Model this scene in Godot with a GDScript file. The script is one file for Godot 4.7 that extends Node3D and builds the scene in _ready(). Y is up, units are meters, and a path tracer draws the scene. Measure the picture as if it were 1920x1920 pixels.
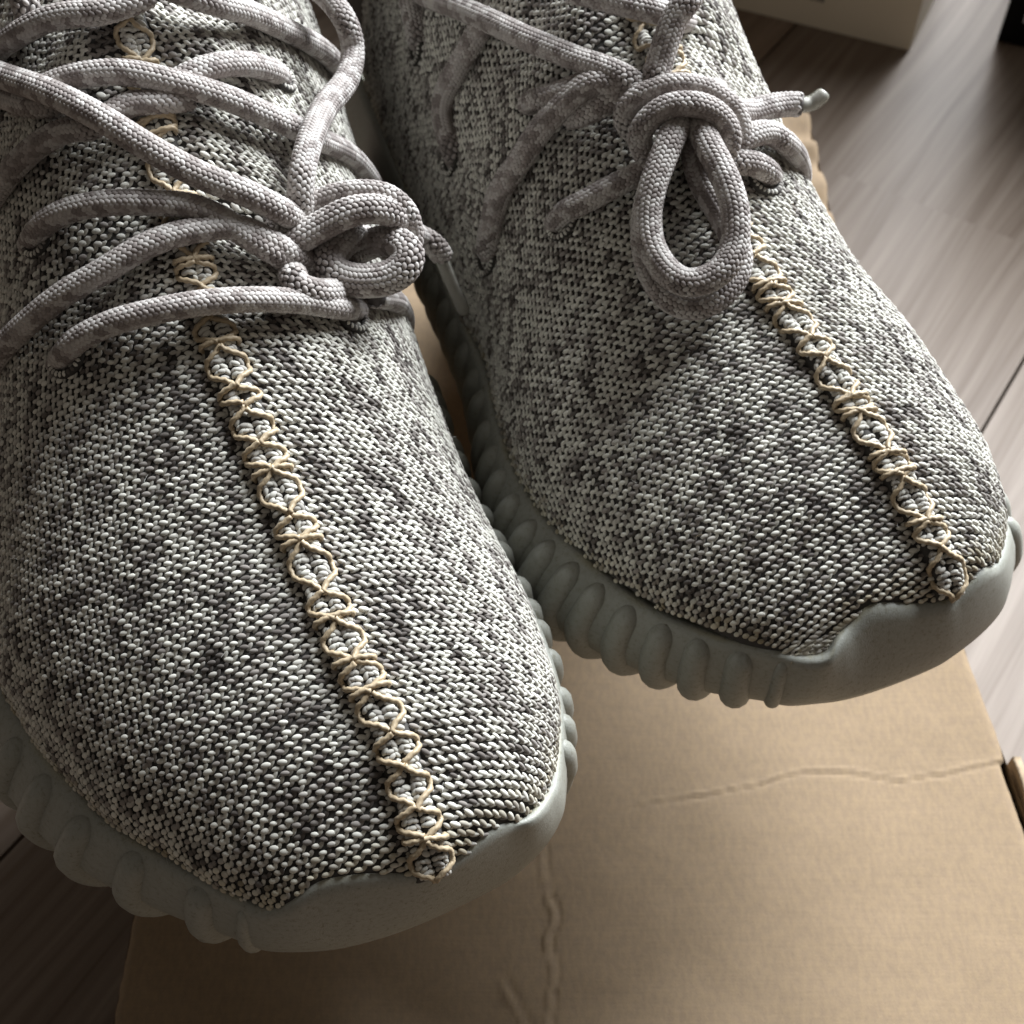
extends Node3D

# Two knitted sneakers standing on a cardboard box, seen close from above the toes, lit by a window behind and to the right.
# Lengths inside a shoe are centimetres: t runs from the toe tip to the heel, b across (to the window side), y up.

const TURN := 18.0
var rng := RandomNumberGenerator.new()
var noise := FastNoiseLite.new()
var mats := {}
var folds := {}
var bead_mesh: Mesh
var S := {}          # the shoe that is being built: its tables and surface grid

# ---------------------------------------------------------------- helpers

func lin(r: float, g: float, b: float) -> Color:
	return Color(r, g, b).linear_to_srgb()

func tag(o: Node, label: String, category := "", group := "", kind := "") -> Node:
	if label: o.set_meta("label", label)
	if category: o.set_meta("category", category)
	if group: o.set_meta("group", group)
	if kind: o.set_meta("kind", kind)
	return o

func obj(called: String, mesh: Mesh, mat: Material, parent: Node) -> MeshInstance3D:
	var o := MeshInstance3D.new()
	o.name = called
	o.mesh = mesh
	o.material_override = mat
	parent.add_child(o, true)
	return o

func thing(called: String, at: Vector3, turn := 0.0, parent: Node = self) -> Node3D:
	var o := Node3D.new()
	o.name = called
	o.position = at
	o.rotation_degrees.y = turn
	parent.add_child(o, true)
	return o

func smooth_table(tab: Array, x: float) -> float:
	# cubic through the points, slopes limited so that it does not overshoot
	var n := tab.size()
	if x <= tab[0][0]: return tab[0][1]
	if x >= tab[n - 1][0]: return tab[n - 1][1]
	var i := 0
	while tab[i + 1][0] < x: i += 1
	var h: float = tab[i + 1][0] - tab[i][0]
	var d: float = (tab[i + 1][1] - tab[i][1]) / h
	var d0: float = d
	var d1: float = d
	if i > 0:
		var a: float = (tab[i][1] - tab[i - 1][1]) / (tab[i][0] - tab[i - 1][0])
		d0 = 2.0 * a * d / (a + d) if a * d > 0.0 else 0.0
	if i < n - 2:
		var a: float = (tab[i + 2][1] - tab[i + 1][1]) / (tab[i + 2][0] - tab[i + 1][0])
		d1 = 2.0 * a * d / (a + d) if a * d > 0.0 else 0.0
	var s: float = (x - tab[i][0]) / h
	var s2 := s * s
	var s3 := s2 * s
	return (2 * s3 - 3 * s2 + 1) * tab[i][1] + (s3 - 2 * s2 + s) * h * d0 + (3 * s2 - 2 * s3) * tab[i + 1][1] + (s3 - s2) * h * d1

func spline(p: PackedVector3Array, step: float) -> PackedVector3Array:
	# centripetal-like Catmull-Rom resampled at about even steps
	var c := Curve3D.new()
	c.bake_interval = step * 0.5
	var n := p.size()
	for i in n:
		var a := p[maxi(i - 1, 0)]
		var b := p[mini(i + 1, n - 1)]
		var din := (p[i] - a).length()
		var dout := (b - p[i]).length()
		var dir := (b - a).normalized()
		c.add_point(p[i], -dir * din / 3.0, dir * dout / 3.0)
	var l := c.get_baked_length()
	var m := maxi(3, int(l / step))
	var out := PackedVector3Array()
	for i in m + 1: out.append(c.sample_baked(l * i / m, true))
	return out

func frames(p: PackedVector3Array, up: Vector3) -> Array:
	var out := []
	var n := p.size()
	var side := Vector3.ZERO
	for i in n:
		var t := (p[mini(i + 1, n - 1)] - p[maxi(i - 1, 0)]).normalized()
		if i == 0:
			side = t.cross(up).normalized()
		side = (side - t * side.dot(t)).normalized()
		out.append(Basis(side, side.cross(t) * -1.0, t))
	return out

func grid_mesh(v: PackedVector3Array, rows: int, cols: int, wrap := false, uv := PackedVector2Array(), colors := PackedColorArray()) -> ArrayMesh:
	var st := SurfaceTool.new()
	st.begin(Mesh.PRIMITIVE_TRIANGLES)
	for i in v.size():
		if uv.size(): st.set_uv(uv[i])
		if colors.size(): st.set_color(colors[i])
		st.add_vertex(v[i])
	for r in rows - 1:
		for c in (cols if wrap else cols - 1):
			var a := r * cols + c
			var b := r * cols + (c + 1) % cols
			for k in [a, b, a + cols, b, b + cols, a + cols]: st.add_index(k)
	st.generate_normals()
	return st.commit()

func tube(p: PackedVector3Array, rad: PackedFloat32Array, seg: int, up: Vector3, squash := 1.0, ply := 0.0, twist := 0.0) -> ArrayMesh:
	var fr := frames(p, up)
	var v := PackedVector3Array()
	var run := 0.0
	for i in p.size():
		if i: run += (p[i] - p[i - 1]).length()
		var f: Basis = fr[i]
		for k in seg:
			var a := TAU * k / seg
			var r := rad[i]
			if ply > 0.0: r *= 1.0 - ply + ply * absf(cos(a - run * twist)) * 1.6
			v.append(p[i] + f.x * cos(a) * r + f.y * sin(a) * r * squash)
	# closed ends
	var first := PackedVector3Array()
	var last := PackedVector3Array()
	for k in seg:
		first.append(p[0])
		last.append(p[p.size() - 1])
	var all := first
	all.append_array(v)
	all.append_array(last)
	return grid_mesh(all, p.size() + 2, seg, true)

func even(n: int, r: float) -> PackedFloat32Array:
	var a := PackedFloat32Array()
	a.resize(n)
	a.fill(r)
	return a

func box_mesh(size: Vector3, bevel: float) -> ArrayMesh:
	# a box whose edges are rounded off
	var st := SurfaceTool.new()
	st.begin(Mesh.PRIMITIVE_TRIANGLES)
	var h := size * 0.5
	for axis in 3:
		for sgn in [-1.0, 1.0]:
			var u := (axis + 1) % 3
			var w := (axis + 2) % 3
			var n := Vector3.ZERO
			n[axis] = sgn
			var us := [-1.0, -1.0, 1.0, 1.0]
			var q := [0.0, 1.0, 2.0, 3.0]
			for i in 3:
				for j in 3:
					var quad := []
					for d in [[0, 0], [1, 0], [1, 1], [0, 1]]:
						var c := Vector3.ZERO
						var a: int = i + d[0]
						var b: int = j + d[1]
						var pu: float = us[a] * (h[u] - (bevel if a == 1 or a == 2 else 0.0))
						var pw: float = us[b] * (h[w] - (bevel if b == 1 or b == 2 else 0.0))
						var edge: bool = a == 0 or a == 3 or b == 0 or b == 3
						c[u] = pu
						c[w] = pw
						c[axis] = sgn * (h[axis] - (bevel * 0.35 if edge else 0.0))
						if edge:
							if a == 0 or a == 3: c[u] = us[a] * (h[u] - bevel * 0.35)
							if b == 0 or b == 3: c[w] = us[b] * (h[w] - bevel * 0.35)
						quad.append(c)
					for k in ([0, 2, 1, 0, 3, 2] if sgn > 0 else [0, 1, 2, 0, 2, 3]):
						var vtx: Vector3 = quad[k]
						st.set_uv(Vector2(vtx[w], vtx[u]) if axis == 1 else Vector2(vtx[u], vtx[w]))
						st.set_normal(n)
						st.add_vertex(vtx)
	return st.commit()

func scatter(called: String, mesh: Mesh, mat: Material, at: Array, tint: Array, parent: Node) -> MultiMeshInstance3D:
	var m := MultiMesh.new()
	m.transform_format = MultiMesh.TRANSFORM_3D
	m.use_colors = true
	m.mesh = mesh
	m.instance_count = at.size()
	for i in at.size():
		m.set_instance_transform(i, at[i])
		m.set_instance_color(i, tint[i])
	var o := MultiMeshInstance3D.new()
	o.name = called
	o.multimesh = m
	o.material_override = mat
	o.set_meta("kind", "stuff")
	parent.add_child(o, true)
	return o

# ---------------------------------------------------------------- materials

func make_materials() -> void:
	noise.seed = 7
	noise.frequency = 1.0
	noise.noise_type = FastNoiseLite.TYPE_SIMPLEX_SMOOTH
	noise.fractal_octaves = 3

	var yarn := StandardMaterial3D.new()
	yarn.vertex_color_use_as_albedo = true
	yarn.roughness = 0.78
	yarn.metallic_specular = 0.3
	yarn.rim_enabled = true
	yarn.rim = 0.25
	mats.yarn = yarn

	var lace := StandardMaterial3D.new()
	lace.vertex_color_use_as_albedo = true
	lace.roughness = 0.7
	lace.metallic_specular = 0.45
	lace.rim_enabled = true
	lace.rim = 0.12
	mats.lace = lace

	var under := StandardMaterial3D.new()
	under.albedo_color = lin(0.045, 0.041, 0.037)
	under.roughness = 0.95
	mats.under = under

	var core := StandardMaterial3D.new()
	core.albedo_color = lin(0.12, 0.105, 0.1)
	core.roughness = 0.9
	mats.core = core

	var thread := StandardMaterial3D.new()
	thread.albedo_color = lin(0.40, 0.31, 0.2)
	thread.roughness = 0.5
	thread.rim_enabled = true
	thread.rim = 0.3
	mats.thread = thread

	var rubber := StandardMaterial3D.new()
	rubber.vertex_color_use_as_albedo = true
	rubber.albedo_color = Color.WHITE
	rubber.roughness = 0.5
	rubber.metallic_specular = 0.45
	var rn := NoiseTexture2D.new()
	rn.width = 512
	rn.height = 512
	rn.seamless = true
	var f := FastNoiseLite.new()
	f.seed = 3
	f.frequency = 0.12
	f.fractal_octaves = 3
	rn.noise = f
	rubber.heightmap_enabled = true
	rubber.heightmap_texture = rn
	rubber.heightmap_scale = 0.006
	rubber.uv1_triplanar = true
	rubber.uv1_scale = Vector3(40, 40, 40)
	var grit := NoiseTexture2D.new()
	grit.width = 512
	grit.height = 512
	grit.seamless = true
	var fg := FastNoiseLite.new()
	fg.seed = 19
	fg.frequency = 0.035
	fg.fractal_octaves = 5
	fg.fractal_gain = 0.65
	grit.noise = fg
	var ramp := Gradient.new()
	ramp.offsets = PackedFloat32Array([0.0, 0.22, 0.3, 0.6, 1.0])
	ramp.colors = PackedColorArray([Color(0.6, 0.57, 0.5), Color(0.84, 0.82, 0.77), Color(0.93, 0.93, 0.91), Color(0.97, 0.97, 0.96), Color(1, 1, 1)])
	grit.color_ramp = ramp
	rubber.albedo_texture = grit
	mats.rubber = rubber

	var tip := StandardMaterial3D.new()
	tip.albedo_color = Color(0.62, 0.62, 0.57, 0.3)
	tip.transparency = BaseMaterial3D.TRANSPARENCY_ALPHA
	tip.roughness = 0.28
	tip.clearcoat_enabled = true
	tip.clearcoat = 0.6
	mats.tip = tip
	var cord_end := StandardMaterial3D.new()
	cord_end.albedo_color = lin(0.34, 0.315, 0.285)
	cord_end.roughness = 0.8
	mats.cord_end = cord_end

	# kraft board: fibre flecks and faint flute lines
	var n := 640
	var im := Image.create(n, n, false, Image.FORMAT_RGB8)
	var hi := Image.create(n, n, false, Image.FORMAT_RGB8)
	for y in n:
		for x in n:
			var big := noise.get_noise_2d(x * 0.012, y * 0.012)
			var blot := noise.get_noise_2d(x * 0.11 + 90.0, y * 0.05)
			var fine := noise.get_noise_2d(x * 0.5, y * 0.32 + 400.0)
			var flute := noise.get_noise_2d(x * 0.006 + 50.0, y * 0.22)
			var k := 1.0 + 0.06 * big + 0.12 * blot + 0.12 * fine + 0.05 * flute
			if fine > 0.62: k -= 0.14
			var c := Color(0.245 * k, 0.175 * k, 0.110 * k * (1.0 - 0.05 * blot)).linear_to_srgb()
			im.set_pixel(x, y, c)
			var g := 0.5 + 0.07 * flute + 0.18 * fine + 0.16 * blot
			hi.set_pixel(x, y, Color(g, g, g))
	var board := StandardMaterial3D.new()
	board.albedo_texture = ImageTexture.create_from_image(im)
	board.roughness = 0.82
	board.metallic_specular = 0.35
	board.heightmap_enabled = true
	board.heightmap_texture = ImageTexture.create_from_image(hi)
	board.heightmap_scale = 0.011
	mats.board = board

	var torn := StandardMaterial3D.new()
	torn.albedo_color = lin(0.36, 0.27, 0.18)
	torn.roughness = 0.95
	mats.torn = torn

	# grey-brown laminate: long grain
	var w := 512
	var h := 1024
	var wood := Image.create(w, h, false, Image.FORMAT_RGB8)
	for y in h:
		for x in w:
			var wave := noise.get_noise_2d(x * 0.004, y * 0.002) * 26.0
			var g1 := noise.get_noise_2d((x + wave) * 0.055, y * 0.0035)
			var g2 := noise.get_noise_2d((x + wave) * 0.22, y * 0.009 + 70.0)
			var g3 := noise.get_noise_2d((x + wave * 0.5) * 0.6, y * 0.03 + 170.0)
			var k := clampf(0.5 + 0.5 * g1 + 0.2 * g2 + 0.08 * g3, 0.0, 1.0)
			var c := Color(lerpf(0.12, 0.26, k), lerpf(0.082, 0.21, k), lerpf(0.056, 0.172, k)).linear_to_srgb()
			wood.set_pixel(x, y, c)
	var wt := ImageTexture.create_from_image(wood)
	for i in 3:
		var plank := StandardMaterial3D.new()
		plank.albedo_texture = wt
		plank.albedo_color = [Color(1, 1, 1), Color(0.92, 0.91, 0.9), Color(1.0, 0.97, 0.94)][i]
		plank.roughness = 0.49
		plank.metallic_specular = 0.36
		plank.heightmap_enabled = true
		plank.heightmap_texture = wt
		plank.heightmap_scale = 0.006
		plank.uv1_scale = Vector3(4.4, 0.9, 1)
		plank.uv1_offset = Vector3(0.31 * i, 0.27 * i, 0)
		mats["plank%d" % i] = plank

	var white_card := StandardMaterial3D.new()
	white_card.albedo_color = lin(0.62, 0.56, 0.46)
	white_card.roughness = 0.6
	mats.white_card = white_card
	var print_ink := StandardMaterial3D.new()
	print_ink.albedo_color = lin(0.05, 0.05, 0.055)
	print_ink.roughness = 0.6
	mats.ink = print_ink
	var black := StandardMaterial3D.new()
	black.albedo_color = lin(0.004, 0.004, 0.0045)
	black.metallic_specular = 0.2
	black.roughness = 0.45
	mats.black = black
	var pale := StandardMaterial3D.new()
	pale.albedo_color = lin(0.5, 0.5, 0.52)
	pale.roughness = 0.6
	mats.pale = pale

# ---------------------------------------------------------------- shoe surface

func v3(t: float, b: float, y: float) -> Vector3:
	return Vector3(b, y, -t) * 0.01

func lip_t(b: float) -> float:
	# how far forward the knit shows before the toe bumper covers it
	return smooth_table(S.lip, b)

func section(t: float, th: float, side: int) -> Vector3:
	var c := smooth_table(S.c, t)
	var e := smooth_table(S.L if side < 0 else S.R, t)
	var hc := smooth_table(S.hk, t)
	var hf := smooth_table(S.hf, t)
	var b := c + (e - c) * cos(th)
	var y := hf + (hc - hf) * pow(sin(th), 1.2 if side < 0 else 1.0)
	# soft unevenness, and folds where the laces draw the knit together
	var lift := sin(th)
	y += 0.05 * lift * noise.get_noise_2d(t * 0.35 + S.salt, b * 0.35)
	var fold := smoothstep(8.6, 10.5, t) * lift * exp(-pow((b - c) / 2.6, 2.0))
	y -= maxf(0.0, lip_t(b) - t) * 4.0
	y -= fold * (0.14 + 0.16 * sin(t * 2.9 + absf(b - c) * 1.5 + S.salt) + 0.10 * sin(t * 1.3 - b * 2.1))
	return v3(t, b, y)

func upper_y(t: float, b: float) -> float:
	var c := smooth_table(S.c, t)
	var e := smooth_table(S.L if b < c else S.R, t)
	var q := (b - c) / (e - c)
	if q > 1.0 or t < S.t0: return 0.0
	var hf := smooth_table(S.hf, t)
	return hf + (smooth_table(S.hk, t) - hf) * pow(sqrt(1.0 - q * q), 1.2 if b < c else 1.0)

const NT := 170
const NK := 36

func build_surface() -> void:
	var P := []
	var A := []
	var tau := PackedFloat32Array()
	for i in NT + 1:
		var t: float = S.t0 + 23.0 * pow(float(i) / NT, 1.35)
		var row := PackedVector3Array()
		for k in 2 * NK + 1:
			var side := -1 if k < NK else 1
			row.append(section(t, PI * 0.5 * (1.0 - absf(k - NK) / float(NK)), side))
		var arc := PackedFloat32Array()
		arc.resize(2 * NK + 1)
		for k in range(NK + 1, 2 * NK + 1): arc[k] = arc[k - 1] + (row[k] - row[k - 1]).length() * 100.0
		for k in range(NK - 1, -1, -1): arc[k] = arc[k + 1] - (row[k] - row[k + 1]).length() * 100.0
		P.append(row)
		A.append(arc)
		tau.append(0.0 if i == 0 else tau[i - 1] + (row[NK] - P[i - 1][NK]).length() * 100.0)
	S.P = P
	S.A = A
	S.tau = tau

func on_row(i: int, u: float) -> Vector3:
	var arc: PackedFloat32Array = S.A[i]
	var k := clampi(arc.bsearch(u), 1, 2 * NK)
	var f := (u - arc[k - 1]) / maxf(arc[k] - arc[k - 1], 1e-5)
	return S.P[i][k - 1].lerp(S.P[i][k], clampf(f, -0.5, 1.5))

func place(tau: float, u: float) -> Vector3:
	var tt: PackedFloat32Array = S.tau
	var i := clampi(tt.bsearch(tau), 1, NT)
	var f := (tau - tt[i - 1]) / maxf(tt[i] - tt[i - 1], 1e-5)
	return on_row(i - 1, u).lerp(on_row(i, u), f)

func span(tau: float) -> Vector2:
	var i := clampi(S.tau.bsearch(tau), 1, NT)
	return Vector2(S.A[i][0], S.A[i][2 * NK])

func tau_of(t: float) -> float:
	var f: float = pow(maxf(t - S.t0, 0.0) / 23.0, 1.0 / 1.35) * NT
	var i := clampi(int(f), 0, NT - 1)
	return lerpf(S.tau[i], S.tau[i + 1], f - i)

func frame_at(tau: float, u: float) -> Transform3D:
	var d := 0.06
	var p := place(tau, u)
	var ex := (place(tau, u + d) - place(tau, u - d)) / (2.0 * d)
	var ey := (place(tau + d, u) - place(tau - d, u)) / (2.0 * d)
	var n := ex.cross(ey).normalized()
	if n.y < -0.2: n = -n
	return Transform3D(Basis(ex, ey, n), p)

# ---------------------------------------------------------------- knit

func heather(x: float, y: float) -> Color:
	# space-dyed yarn: pale, with runs of taupe and charcoal
	var n := noise.get_noise_2d(x * 1.0 + 31.0 + S.salt, y * 3.2) * 0.85 + noise.get_noise_2d(x * 0.3, y * 0.8 + 60.0 + S.salt) * 0.18 + rng.randf_range(-0.34, 0.34)
	var c := Color(0.60, 0.58, 0.52)
	if n > 0.44: c = Color(0.115, 0.1, 0.09)
	elif n > 0.22: c = Color(0.25, 0.225, 0.205)
	elif n > -0.02: c = Color(0.44, 0.415, 0.375)
	return c * rng.randf_range(0.84, 1.12)

func build_knit(upper: Node) -> void:
	var W := 0.282
	var V := 0.182
	var at := []
	var tint := []
	var at2 := []
	var tint2 := []
	var top := tau_of(S.last)
	for half in [-1, 1]: knit_half(half, W, V, top, at, tint, at2, tint2)
	scatter("knit_stitches", bead_mesh, mats.yarn, at, tint, upper)
	scatter("knit_yarn_loops", bead_mesh, mats.yarn, at2, tint2, upper)

func knit_half(half: int, W: float, V: float, top: float, at: Array, tint: Array, at2: Array, tint2: Array) -> void:
	var al := deg_to_rad(15.0 if half < 0 else 36.0)
	var ca := cos(al)
	var sa := sin(al)
	for j in range(-100, 260):
		for i in range(-80, 80):
			var gx := (i + 0.5 * (j & 1)) * W
			var gy := j * V * 0.5
			var u := gx * ca + gy * sa
			var tau := -gx * sa + gy * ca
			if tau < 0.03 or tau > top or u * half < 0.26: continue
			u += rng.randf_range(-0.022, 0.022)
			tau += rng.randf_range(-0.012, 0.012)
			var s := span(tau)
			if u < s.x + 0.02 or u > s.y - 0.02: continue
			var F := frame_at(tau, u)
			if F.origin.z > -0.02 and -F.origin.z * 100.0 < lip_t(F.origin.x * 100.0) + 0.06: continue
			var ex := F.basis.x * ca - F.basis.y * sa     # along a course
			var ey := F.basis.x * sa + F.basis.y * ca     # along a wale
			var n := F.basis.z * 0.01
			var kx := clampf(ex.length() * 100.0, 0.55, 1.35)
			var ky := clampf(ey.length() * 100.0, 0.55, 1.35)
			ex = ex.normalized() * 0.01
			ey = (n * 100.0).cross(ex * 100.0).normalized() * 0.01
			if ey.dot(F.basis.y) < 0.0: ey = -ey
			var c := heather(tau * 0.8 + u * 0.25, u * 0.85 - tau * 0.2) if half < 0 else heather(tau * 0.55, u * 1.1 + 40.0)
			# glue and grime yellow the edge against the rubber
			var rim := minf(u - s.x, s.y - u)
			if F.origin.z > -0.02: rim = minf(rim, -F.origin.z * 100.0 - lip_t(F.origin.x * 100.0))
			var grime := clampf(1.0 - rim / 0.45 + rng.randf_range(-0.4, 0.4), 0.0, 1.0) * 0.55
			c = c.lerp(Color(0.42, 0.36, 0.23), grime)
			var z := rng.randf_range(0.85, 1.12)
			var a := rng.randf_range(-0.16, 0.22)
			var bx := ex * cos(a) + ey * sin(a)
			var by := ey * cos(a) - ex * sin(a)
			at.append(Transform3D(Basis(bx * 0.082 * kx * z, by * (0.045 if half < 0 else 0.047) * ky * z, n * 0.034), F.origin + n * (0.045 + rng.randf_range(-0.012, 0.015))))
			tint.append(c)
			var lc := c if rng.randf() < 0.45 else (heather(tau * 0.8 + u * 0.25 + 0.07, u * 0.85 - tau * 0.2 + 0.05) if half < 0 else heather(tau * 0.55 + 0.05, u * 1.1 + 40.1))
			var lean := 0.80 + rng.randf_range(-0.2, 0.2)
			var lx := ex * cos(lean) + ey * sin(lean)
			var ly := ey * cos(lean) - ex * sin(lean)
			lx += n * 0.22
			at2.append(Transform3D(Basis(lx * 0.089 * z, ly * 0.039, n * 0.03), F.origin + ex * 0.087 * kx + ey * 0.004 * ky + n * 0.022))
			tint2.append(lc * 0.94)

func build_fibres(upper: Node) -> void:
	# stray filaments standing off the knit
	var c := PackedVector3Array()
	for k in 9:
		var f := k / 8.0
		c.append(Vector3(0.2 * sin(f * 2.2), f, 0.15 * f * f))
	var hair := tube(c, even(9, 0.011), 4, Vector3.RIGHT)
	var at := []
	var tint := []
	for k in 170:
		var tau := rng.randf_range(0.1, 15.0)
		var s := span(tau)
		var u := rng.randf_range(s.x + 0.1, s.y - 0.1)
		var F := frame_at(tau, u)
		if F.origin.z > -0.02 and -F.origin.z * 100.0 < lip_t(F.origin.x * 100.0) + 0.1: continue
		var n := F.basis.z
		var d := (n * rng.randf_range(0.1, 0.6) + F.basis.x.normalized() * rng.randf_range(-1, 1) + F.basis.y.normalized() * rng.randf_range(-1, 1)).normalized()
		var sx := d.cross(n).normalized()
		var l := rng.randf_range(0.0008, 0.0024)
		at.append(Transform3D(Basis(sx * l, d * l, sx.cross(d) * l), F.origin + n * 0.0004))
		tint.append(Color(0.6, 0.58, 0.54) if rng.randf() < 0.8 else Color(0.55, 0.42, 0.26))
	scatter("stray_fibres", hair, mats.yarn, at, tint, upper)

# ---------------------------------------------------------------- seam

func over_seam(tau: float, u: float, lift: float) -> Vector3:
	var F := frame_at(tau, u)
	var h := 0.0
	for c in [-0.13, 0.13]:
		var q: float = (u - c) / 0.17
		if absf(q) < 1.0: h = maxf(h, 0.2 * sqrt(1.0 - q * q))
	h *= smoothstep(S.seam_start - 0.12, S.seam_start + 0.35, tau)
	return F.origin + F.basis.z * (h + lift) * 0.01

func build_seam(upper: Node) -> void:
	var t0 := tau_of(-0.04)
	S.seam_start = t0
	var t1 := tau_of(S.last)
	var rows := int((t1 - t0) / 0.12)
	var v := PackedVector3Array()
	for i in rows + 1:
		for k in 17:
			v.append(over_seam(t0 + (t1 - t0) * i / rows, -0.33 + 0.66 * k / 16.0, 0.0))
	var ridge := obj("seam_ridge", grid_mesh(v, rows + 1, 17), mats.under, upper)
	var at := []
	var tint := []
	var step := 0.105
	for j in range(2, int((t1 - t0) / step)):
		for lobe in [-1, 1]:
			for part in [[0.055, 0.55, 1.0], [0.135, -0.15, 0.9], [0.215, -0.7, 1.0]]:
				var u: float = lobe * (part[0] + rng.randf_range(-0.012, 0.012))
				var tau: float = t0 + step * (j + 0.5) + rng.randf_range(-0.02, 0.02)
				if rng.randf() < 0.08: continue
				var p := over_seam(tau, u, 0.01)
				var F := frame_at(tau, u)
				var n := (p - over_seam(tau, lobe * 0.135, -0.18)).normalized()
				var ex := (F.basis.x - n * F.basis.x.dot(n)).normalized()
				var ey := n.cross(ex)
				var zz := rng.randf_range(0.8, 1.2)
				var a: float = lobe * (part[1] + rng.randf_range(-0.45, 0.45))
				var bx := (ex * cos(a) + ey * sin(a)) * 0.01
				var by := (ey * cos(a) - ex * sin(a)) * 0.01
				at.append(Transform3D(Basis(bx * 0.08 * zz, by * 0.046 * zz, n * 0.0004 * zz), p))
				tint.append(heather(tau, u * 3.0).lerp(Color(0.46, 0.44, 0.395), 0.45))
	scatter("seam_rib_stitches", bead_mesh, mats.yarn, at, tint, upper)
	# two tan cords that cross over the ridge again and again and bow out between the crossings
	var tau := t0 + 0.16
	var k := 0
	while tau < t1 - 1.0:
		var gap := (0.44 if k % 2 else 0.86) * rng.randf_range(0.8, 1.2)
		var s := 1.0 if k % 2 else -1.0
		var w := rng.randf_range(0.25, 0.31)
		cord(upper, tau, gap, s * w, 0.0)
		cord(upper, tau + rng.randf_range(-0.06, 0.06), gap * rng.randf_range(0.9, 1.05), -s * rng.randf_range(0.25, 0.31), 0.045)
		if rng.randf() < 0.6: bar(upper, tau + rng.randf_range(-0.11, 0.11), rng.randf_range(-0.06, 0.06), 0.03)
		tau += gap
		k += 1

func cord_mesh(p: PackedVector3Array, upper: Node) -> void:
	var q := spline(p, 0.0004)
	obj("cord_stitch", tube(q, even(q.size(), 0.00046), 10, Vector3.UP, 1.0, 0.42, 2200.0), mats.thread, upper)

func over_cord(t: float, u: float, lift: float) -> Vector3:
	# the cord stays taut over the two lobes and dips into the knit at the ridge's foot
	var F := frame_at(t, u)
	var h := 0.2 * sqrt(maxf(0.0, 1.0 - pow(clampf(absf(u) - 0.12, 0.0, 0.18) / 0.18, 2.0))) * smoothstep(S.seam_start - 0.12, S.seam_start + 0.35, t)
	var n := F.basis.z + F.basis.x.normalized() * signf(u) * 0.5 * smoothstep(0.12, 0.28, absf(u))
	return F.origin + n.normalized() * 0.01 * (h + 0.05 + lift)

func cord(upper: Node, tau: float, gap: float, w: float, lift: float) -> void:
	var p := PackedVector3Array()
	for i in 15:
		var f := i / 14.0
		var u := w * (smoothstep(-0.03, 0.44, minf(f, 1.0 - f)) if gap > 0.6 else pow(sin(f * PI), 0.9)) * (1.0 + 0.18 * (f - 0.5))
		p.append(over_cord(tau + gap * f, u, lift * (1.0 - sin(f * PI)) - 0.02 * sin(f * PI)))
	cord_mesh(p, upper)

func bar(upper: Node, tau: float, slant: float, lift: float) -> void:
	var p := PackedVector3Array()
	for i in 11:
		var f := i / 10.0 * 2.0 - 1.0
		p.append(over_cord(tau + slant * f + 0.05 * (1.0 - f * f), f * 0.3, lift - 0.13 * smoothstep(0.75, 1.0, absf(f))))
	cord_mesh(p, upper)

# ---------------------------------------------------------------- sole

func rubber_color(stain: float) -> Color:
	return Color(0.305, 0.304, 0.275).lerp(Color(0.36, 0.33, 0.23), stain)

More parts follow.
